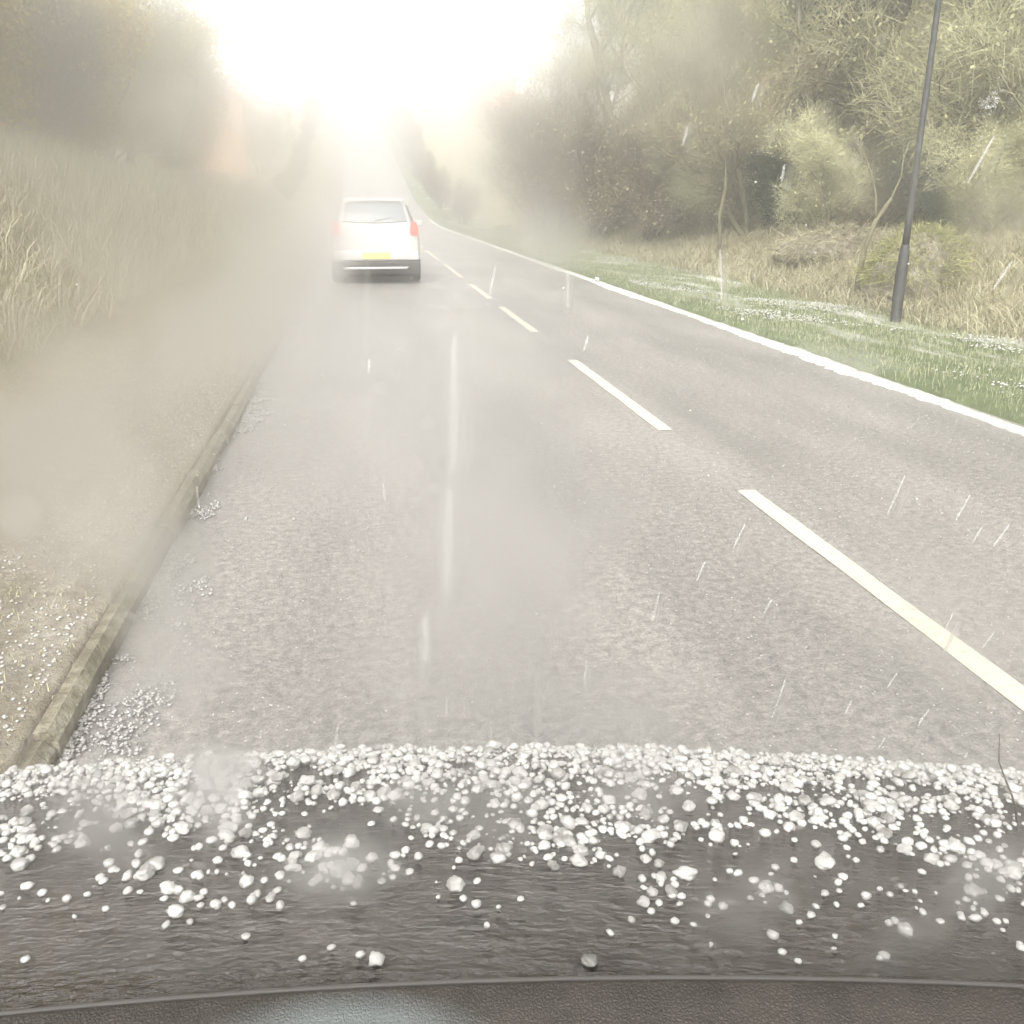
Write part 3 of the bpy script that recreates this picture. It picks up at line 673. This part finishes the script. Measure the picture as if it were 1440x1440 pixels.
# windscreen: one closed pane whose misted film is thicker where the picture is smeared.
PATCHES = [
    (-0.0966, 1.5786, 0.0436, -0.0055, -0.0131, -0.0253, 1.3), (-0.0705, 1.5671, 0.0201, 0.0, -0.0035, -0.0141, 1.0), (-0.0898, 1.541, 0.0368, -0.0192, -0.0145, -0.0189, 0.9),
    (-0.0586, 1.541, 0.0148, 0.0025, -0.0002, -0.0309, 1.6), (-0.1288, 1.4937, 0.0559, 0.0294, 0.0037, -0.0241, 1.9), (-0.0777, 1.5138, 0.022, 0.0139, 0.0062, -0.0144, 1.6),
    (-0.1396, 1.4572, 0.0326, 0.0, -0.0122, -0.0344, 1.4), (-0.1672, 1.4468, 0.0057, 0.0, -0.0031, -0.0074, 2.0), (-0.1268, 1.4261, 0.0173, 0.0146, 0.0044, -0.0132, 1.3),
    (-0.1353, 1.3975, 0.0169, 0.0112, 0.0013, -0.0119, 0.9), (-0.0259, 1.5772, 0.0243, 0.0, -0.0012, -0.0131, 0.9), (-0.0362, 1.5594, 0.0121, 0.0, -0.0014, -0.0115, 2.0),
    (-0.0087, 1.5563, 0.0118, 0.0, -0.0006, -0.0189, 2.2), (0.0046, 1.5428, 0.0109, 0.0, 0.0002, -0.011, 0.8), (0.0085, 1.5626, 0.0077, 0.0, 0.001, -0.0327, 0.8),
    (0.029, 1.5786, 0.0245, -0.0036, -0.0016, -0.0158, 1.0), (0.046, 1.5827, 0.0127, 0.0, 0.0017, -0.0097, 0.9), (0.0322, 1.548, 0.0215, 0.0, 0.0019, -0.0181, 0.25),
    (0.0102, 1.5383, 0.0092, 0.0, 0.0002, -0.0074, 1.3), (-0.0346, 1.5428, 0.0146, 0.0, -0.0012, -0.011, 0.6), (-0.0356, 1.5309, 0.0142, 0.0, -0.0005, -0.0046, -0.5),
    (-0.055, 1.5299, 0.0076, 0.0, -0.0031, -0.0182, 1.2), (-0.0514, 1.4889, 0.0364, 0.0, -0.0049, -0.0347, 0.7), (-0.018, 1.471, 0.0269, 0.0, -0.0028, -0.0588, 0.8),
    (0.0, 1.4327, 0.0292, 0.014, 0.0101, -0.0365, 1.2), (-0.0224, 1.3776, 0.0436, 0.0113, 0.0029, -0.04, 0.7), (-0.0041, 1.5074, 0.0174, -0.0069, -0.0029, -0.0084, 0.9),
    (0.1225, 1.5463, 0.0108, 0.0044, 0.0058, -0.0075, 0.7), (0.0928, 1.5546, 0.0158, 0.0, 0.0032, -0.0101, 0.4), (0.1635, 1.3975, 0.038, -0.0241, -0.0013, -0.0281, 0.35),
    (0.0384, 1.3513, 0.0354, 0.0, 0.0019, -0.0243, 0.6), (-0.1338, 1.3691, 0.0171, 0.0, -0.0063, -0.0225, 0.8), (-0.1334, 1.3002, 0.0163, 0.0, -0.0042, -0.0174, 1.1),
    (-0.2033, 1.2578, 0.0155, -0.0137, -0.0174, -0.0323, 0.8), (-0.0911, 1.2083, 0.0271, 0.0092, -0.0017, -0.0317, 0.9), (-0.1425, 1.2767, 0.0136, 0.0, -0.008, -0.0323, 0.7),
    (-0.0441, 1.2767, 0.017, 0.0, -0.0015, -0.019, 0.6), (0.0598, 1.2887, 0.0198, -0.0182, -0.0047, -0.0211, 0.5), (0.1333, 1.1676, 0.0219, 0.0201, 0.0125, -0.0342, 0.5),
    (0.2371, 1.1213, 0.0123, 0.0285, 0.0153, -0.0266, 0.5), (-0.1435, 1.0136, 0.0553, 0.0099, -0.0051, -0.0351, 2.4), (-0.0804, 1.0004, 0.0553, 0.0, -0.0026, -0.0277, 1.4),
    (-0.0069, 1.2706, 0.0206, 0.0, -0.0004, -0.033, 0.4), (-0.2667, 1.0449, 0.0286, 0.0, -0.0082, -0.0248, 0.5), (0.2537, 1.2005, 0.0104, 0.0227, 0.0191, -0.0284, 0.5),
    (-0.0162, 1.4865, 0.0034, -0.0003, -0.0025, -0.0236, 1.7), (-0.0227, 1.4327, 0.0032, -0.0003, -0.0028, -0.0258, 1.7), (-0.0343, 1.3825, 0.0019, -0.0002, -0.0019, -0.016, 1.6),
    (0.0109, 1.3513, 0.0015, -0.0001, -0.0, -0.0217, 0.5), (-0.0401, 1.52, 0.001, -0.0, -0.0018, -0.0116, 0.4),
]
STREAKS = [(0.1295, 1.4615, 0.1287, 1.4456), (0.0807, 1.4416, 0.0787, 1.4301), (0.1133, 1.3596, 0.1132, 1.3329), (0.055, 1.4084, 0.054, 1.3939), (0.0697, 1.424, 0.068, 1.4146), (0.1686, 1.3977, 0.1693, 1.3816), (0.1539, 1.4535, 0.1531, 1.4431), (0.0559, 1.5346, 0.0587, 1.5211), (-0.0762, 1.3294, -0.0801, 1.3141), (0.1185, 1.5625, 0.116, 1.5514), (0.1357, 1.5319, 0.1335, 1.524), (0.0429, 1.5648, 0.0423, 1.5603), (0.0684, 1.5558, 0.0686, 1.5518), (0.0301, 1.3713, 0.0302, 1.3582), (0.0978, 1.4053, 0.0962, 1.3972), (0.1444, 1.3462, 0.1444, 1.3374), (0.0152, 1.529, 0.0157, 1.519), (0.0582, 1.5736, 0.0574, 1.5695)]
SLOPE = 2.2
gx = np.concatenate([np.linspace(-.78, -.40, 20)[:-1], np.arange(-.40, .40, .0009), np.linspace(.40, .78, 20)])
gz = np.concatenate([np.arange(1.068, 1.62, .0009), np.linspace(1.622, 1.85, 14)])
GX, GZ = np.meshgrid(gx, gz)
tau = np.full(GX.shape, BASE_TAU := .13)
warp = .004 * np.sin(GX * 160 + GZ * 90) + .004 * np.sin(GX * 71 - GZ * 130 + 2)
for (cx, cz, ex, ez, fx, fz, tt) in PATCHES:
    if cz < 1.08: continue
    det = ex * fz - ez * fx
    dx, dz = GX - cx + warp * min(1, abs(ex) * 40), GZ - cz
    u = (dx * fz - dz * fx) / det; w_ = (-dx * ez + dz * ex) / det
    r2 = u * u + w_ * w_
    tau = tau + tt * np.exp(-(r2 ** 1.5) * .9) * .85
# drops of meltwater
for i in range(150):
    cx, cz = rng.uniform(-.4, .4), rng.uniform(1.1, 1.6); rd = rng.uniform(.0008, .0028) * (1 + (1.6 - cz)); tt = rng.uniform(.1, .5)
    m_ = (np.abs(GX - cx) < 3 * rd) & (np.abs(GZ - cz) < 3 * rd)
    tau[m_] += tt * np.exp(-(((GX[m_] - cx) ** 2 + (GZ[m_] - cz) ** 2) / rd ** 2) ** 2)
# trails of falling hail, imitated by thin ridges in the film
for (x0, z0, x1, z1) in STREAKS:
    d = np.array([x1 - x0, z1 - z0]); L = np.hypot(*d); d /= L
    m_ = (GX > min(x0, x1) - .006) & (GX < max(x0, x1) + .006) & (GZ > min(z0, z1) - .006) & (GZ < max(z0, z1) + .006)
    s_ = (GX[m_] - x0) * d[0] + (GZ[m_] - z0) * d[1]; c_ = (GX[m_] - x0) * d[1] - (GZ[m_] - z0) * d[0]
    tau[m_] += .7 * np.exp(-(c_ / .0007) ** 2) * (s_ > -.001) * (s_ < L)
tau = np.clip(tau * .84, .05, 2.4)
SIG = 450.0
th = tau / SIG
nrm = np.array([0, SLOPE, 1.0]); nrm /= np.linalg.norm(nrm)
Y0 = .45 - (GZ - 1.09) / SLOPE
inner = np.stack([GX, Y0, GZ], -1).reshape(-1, 3)
outer = inner + nrm * th.reshape(-1, 1)
ny, nx = GX.shape; N_ = nx * ny; idx = np.arange(N_).reshape(ny, nx)
f = np.stack([idx[:-1, :-1], idx[:-1, 1:], idx[1:, 1:], idx[1:, :-1]], -1).reshape(-1, 4)
rim = np.concatenate([idx[0, :], idx[1:, -1], idx[-1, ::-1][1:], idx[::-1, 0][1:-1]])
rf = np.stack([rim, rim + N_, np.roll(rim, -1) + N_, np.roll(rim, -1)], -1)
m_glass = bpy.data.materials.new('misted_glass'); m_glass.use_nodes = True
gn = m_glass.node_tree.nodes; gn.clear()
vs1 = gn.new('ShaderNodeVolumeScatter'); vs1.inputs['Density'].default_value = SIG; vs1.inputs['Anisotropy'].default_value = .984; vs1.inputs['Color'].default_value = (1, 1, 1, 1)
vs2 = gn.new('ShaderNodeVolumeScatter'); vs2.inputs['Density'].default_value = SIG * .03; vs2.inputs['Anisotropy'].default_value = .3; vs2.inputs['Color'].default_value = (1, 1, 1, 1)
ad = gn.new('ShaderNodeAddShader'); go = gn.new('ShaderNodeOutputMaterial')
m_glass.node_tree.links.new(vs1.outputs[0], ad.inputs[0]); m_glass.node_tree.links.new(vs2.outputs[0], ad.inputs[1]); m_glass.node_tree.links.new(ad.outputs[0], go.inputs['Volume'])
wsc = link(bpy.data.objects.new('windscreen', mesh_np('windscreen', np.concatenate([inner, outer]), np.concatenate([f, f[:, ::-1] + N_, rf]), m_glass, False)), me_car)

# thin streaks on the glass, added to imitate trails of falling hail
m_streak = bpy.data.materials.new('pale_streak'); m_streak.use_nodes = True
gn = m_streak.node_tree.nodes; gl = m_streak.node_tree.links; gn.clear()
tr_ = gn.new('ShaderNodeBsdfTransparent'); df_ = gn.new('ShaderNodeBsdfDiffuse'); df_.inputs['Color'].default_value = (.55, .55, .54, 1)
nt_ = gn.new('ShaderNodeTexNoise'); nt_.inputs['Scale'].default_value = 260; mr_ = gn.new('ShaderNodeMapRange'); mr_.inputs['From Min'].default_value = .35; mr_.inputs['From Max'].default_value = .75; mr_.inputs['To Min'].default_value = .10; mr_.inputs['To Max'].default_value = .55
mx_ = gn.new('ShaderNodeMixShader'); mo_ = gn.new('ShaderNodeOutputMaterial')
gl.new(nt_.outputs['Fac'], mr_.inputs['Value']); lw_ = gn.new('ShaderNodeLayerWeight'); lw_.inputs['Blend'].default_value = .5; iv_ = gn.new('ShaderNodeMath'); iv_.operation = 'SUBTRACT'; iv_.inputs[0].default_value = 1.0; gl.new(lw_.outputs['Facing'], iv_.inputs[1])
mu_ = gn.new('ShaderNodeMath'); mu_.operation = 'MULTIPLY'; gl.new(mr_.outputs[0], mu_.inputs[0]); gl.new(iv_.outputs[0], mu_.inputs[1]); gl.new(mu_.outputs[0], mx_.inputs[0]); gl.new(tr_.outputs[0], mx_.inputs[1]); gl.new(df_.outputs[0], mx_.inputs[2]); gl.new(mx_.outputs[0], mo_.inputs[0])
m_wide = m_streak.copy(); m_wide.name = 'thin_melting_ice'
for n_ in m_wide.node_tree.nodes:
    if n_.type == 'MAP_RANGE': n_.inputs['To Min'].default_value = .10; n_.inputs['To Max'].default_value = .24
streak_lines = list(STREAKS)
for i in range(26):
    x0 = random.uniform(-.12, .24); z0 = random.uniform(1.27, 1.54); L = random.uniform(.004, .012)
    streak_lines.append((x0, z0, x0 - L * random.uniform(.0, .25), z0 - L))
wide = [(-.0165, 1.510, -.0195, 1.463), (-.0205, 1.455, -.0250, 1.410), (-.0330, 1.396, -.0352, 1.371)]  # the wide ones are runs of meltwater
for (x0, z0, x1, z1) in streak_lines + wide:
    k_ = (1 + (1.6 - z0) * 1.2) * (3.6 if (x0, z0, x1, z1) in wide else 1); pts = []
    for f_ in (0, .3, .7, 1):
        x_, z_ = x0 + (x1 - x0) * f_, z0 + (z1 - z0) * f_
        pts.append((x_, .45 - (z_ - 1.09) / SLOPE + .0062, z_ + .002))
    MB().tube(pts, [.00022 * k_, .00042 * k_, .00046 * k_, .00018 * k_], 6).build('glass_streak', m_wide if (x0, z0, x1, z1) in wide else m_streak, wsc, True)

# ------------------------------------------------------------------ hailstones on the bonnet
n = 17500
hx_ = rng.uniform(-.72, .72, n); hy_ = .458 + .467 * rng.uniform(0, 1, n) ** .85
dens = np.interp(hy_, [.46, .50, .55, .61, .68, .76, .84, .93], [.025, .17, .42, .62, .74, .74, .70, .72])
clump = .5 + .75 * nz(hx_, hy_ * 1.6, 17) + .35 * nz(hx_ + 3, hy_, 43)
dens = dens * np.clip(clump + (hy_ > .72) * .22, .12, 1.2)
k = rng.uniform(0, 1, n) < dens; hx_, hy_ = hx_[k], hy_[k]
hr = np.clip(rng.lognormal(math.log(.0029), .36, len(hx_)), .0014, .0056)
hz_ = zb(hx_, hy_) + hr * .55
pile = rng.uniform(0, 1, len(hx_)) < .25 * (hy_ > .66); hz_ = hz_ + pile * hr * 1.1
cs, sn = math.cos(YAW), math.sin(YAW)
wx, wy = hx_ * cs - hy_ * sn, hx_ * sn + hy_ * cs
view = np.abs(hx_) / (hy_ + .0) < .69 
dist = np.sqrt(hx_ ** 2 + hy_ ** 2 + (hz_ - EYE) ** 2)
size = hr / dist; size[~view] = 0
order = np.argsort(-size); big, rest = order[:290], order[290:]
variants = []
for i in range(9):
    V = IV3.copy(); o_ = Vector((i * 7.3, 1.1, 2.2))
    lobes = [np.array([rng.normal(), rng.normal(), rng.normal() * .4]) for _ in range(3)]
    for j, p in enumerate(V):
        q_ = 1 + .42 * noise.noise(Vector(p) * 1.3 + o_) + .22 * noise.noise(Vector(p) * 3.1 + o_)
        for l_ in lobes[:(i % 3) + 1]:
            q_ += .16 * max(0, float(np.dot(p, l_ / np.linalg.norm(l_)))) ** 4
        V[j] = p * q_
    V[:, 2] *= .66
    variants.append(mesh_np('hailstone', V, IF3, m_ice, True))
HG = 'hailstones on the bonnet'
for j, i in enumerate(big):
    o = bpy.data.objects.new('hailstone', variants[j % 9]); o.location = (wx[i], wy[i], hz_[i]); o.rotation_euler = (0, 0, rng.uniform(0, 6.28))
    o.scale = (hr[i] * rng.uniform(.85, 1.35), hr[i] * rng.uniform(.85, 1.2), hr[i])
    if hy_[i] < .56: lab = 'lone white hailstone in the thin scatter near the dashboard edge'
    elif hy_[i] < .72: lab = 'white hailstone among the loose clusters halfway up the wet bonnet'
    else: lab = 'large white hailstone in the dense band towards the front of the bonnet'
    g_ = HG + (', near the dashboard' if hy_[i] < .56 else ', halfway up' if hy_[i] < .72 else ', dense front band')
    tag(o, lab, 'hailstone', g_); COL.objects.link(o)
pellets('bonnet_hail', np.stack([wx, wy, hz_], -1)[rest], hr[rest] * 1.02, m_ice, IV2, IF2, 'thick white layer of small hail covering the bonnet')
# fine slush between the stones
n = 9000; sx_ = rng.uniform(-.75, .75, n); sy_ = .5 + .46 * rng.uniform(0, 1, n) ** .7
cl_ = np.interp(sy_, [.5, .62, .75, .9], [.04, .25, .6, 1.]) * np.clip(.55 + .75 * nz(sx_, sy_ * 1.6, 17), .05, 1.2)
k = rng.uniform(0, 1, n) < cl_; sx_, sy_ = sx_[k], sy_[k]; sr = rng.uniform(.0008, .0022, len(sx_))
pellets('bonnet_slush', np.stack([sx_ * cs - sy_ * sn, sx_ * sn + sy_ * cs, zb(sx_, sy_) + sr * .3], -1), sr, m_ice, label='fine crushed ice between the hailstones on the bonnet', squash=.6)

# hail still falling
FG = 'falling hailstones'
for i in range(44):
    d = random.uniform(2.2, 7.0); px = random.uniform(-.5, .5); el = R(random.uniform(-30, 2))
    a_ = YAW + px * .9
    x_, y_ = -math.sin(a_) * d, math.cos(a_) * d
    o = bpy.data.objects.new('falling_hailstone', variants[i % 9]); o.location = (x_, y_, max(.3, EYE + math.tan(el) * d)); s = random.uniform(.004, .006)
    o.scale = (s, s, s * 1.5); o.rotation_euler = (R(14), R(10), random.random())
    tag(o, 'small hailstone falling through the air above the road', 'hailstone', FG); COL.objects.link(o)

# a thin dark stalk stuck in the hail at the right
z0_ = float(zb(.4417, .6647))
tw = [(.4417, .6647, z0_), (.4395, .665, z0_ + .012), (.433, .665, z0_ + .028), (.424, .665, z0_ + .045), (.416, .6655, z0_ + .062), (.4116, .6653, 1.122)]
tag(MB().tube([(a * cs - b_ * sn, a * sn + b_ * cs, z_) for a, b_, z_ in tw], [.0011, .0011, .001, .0008, .0006, .0004], 8).build('twig', m_bark_dark, None, True),
    'thin dark curved twig stuck in the hail at the right edge of the bonnet', 'twig')

# ------------------------------------------------------------------ haze of sleet in the air
m_haze = bpy.data.materials.new('haze'); m_haze.use_nodes = True
gn = m_haze.node_tree.nodes; gn.clear()
pv = gn.new('ShaderNodeVolumePrincipled'); pv.inputs['Color'].default_value = (.97, .97, .96, 1); pv.inputs['Density'].default_value = .0044; pv.inputs['Anisotropy'].default_value = .2
go = gn.new('ShaderNodeOutputMaterial'); m_haze.node_tree.links.new(pv.outputs[0], go.inputs['Volume'])
tag(MB().box(-141, 141, -21, 341, -2.0, 60).build('haze', m_haze), 'pale haze of sleet hanging in the air', kind='stuff')
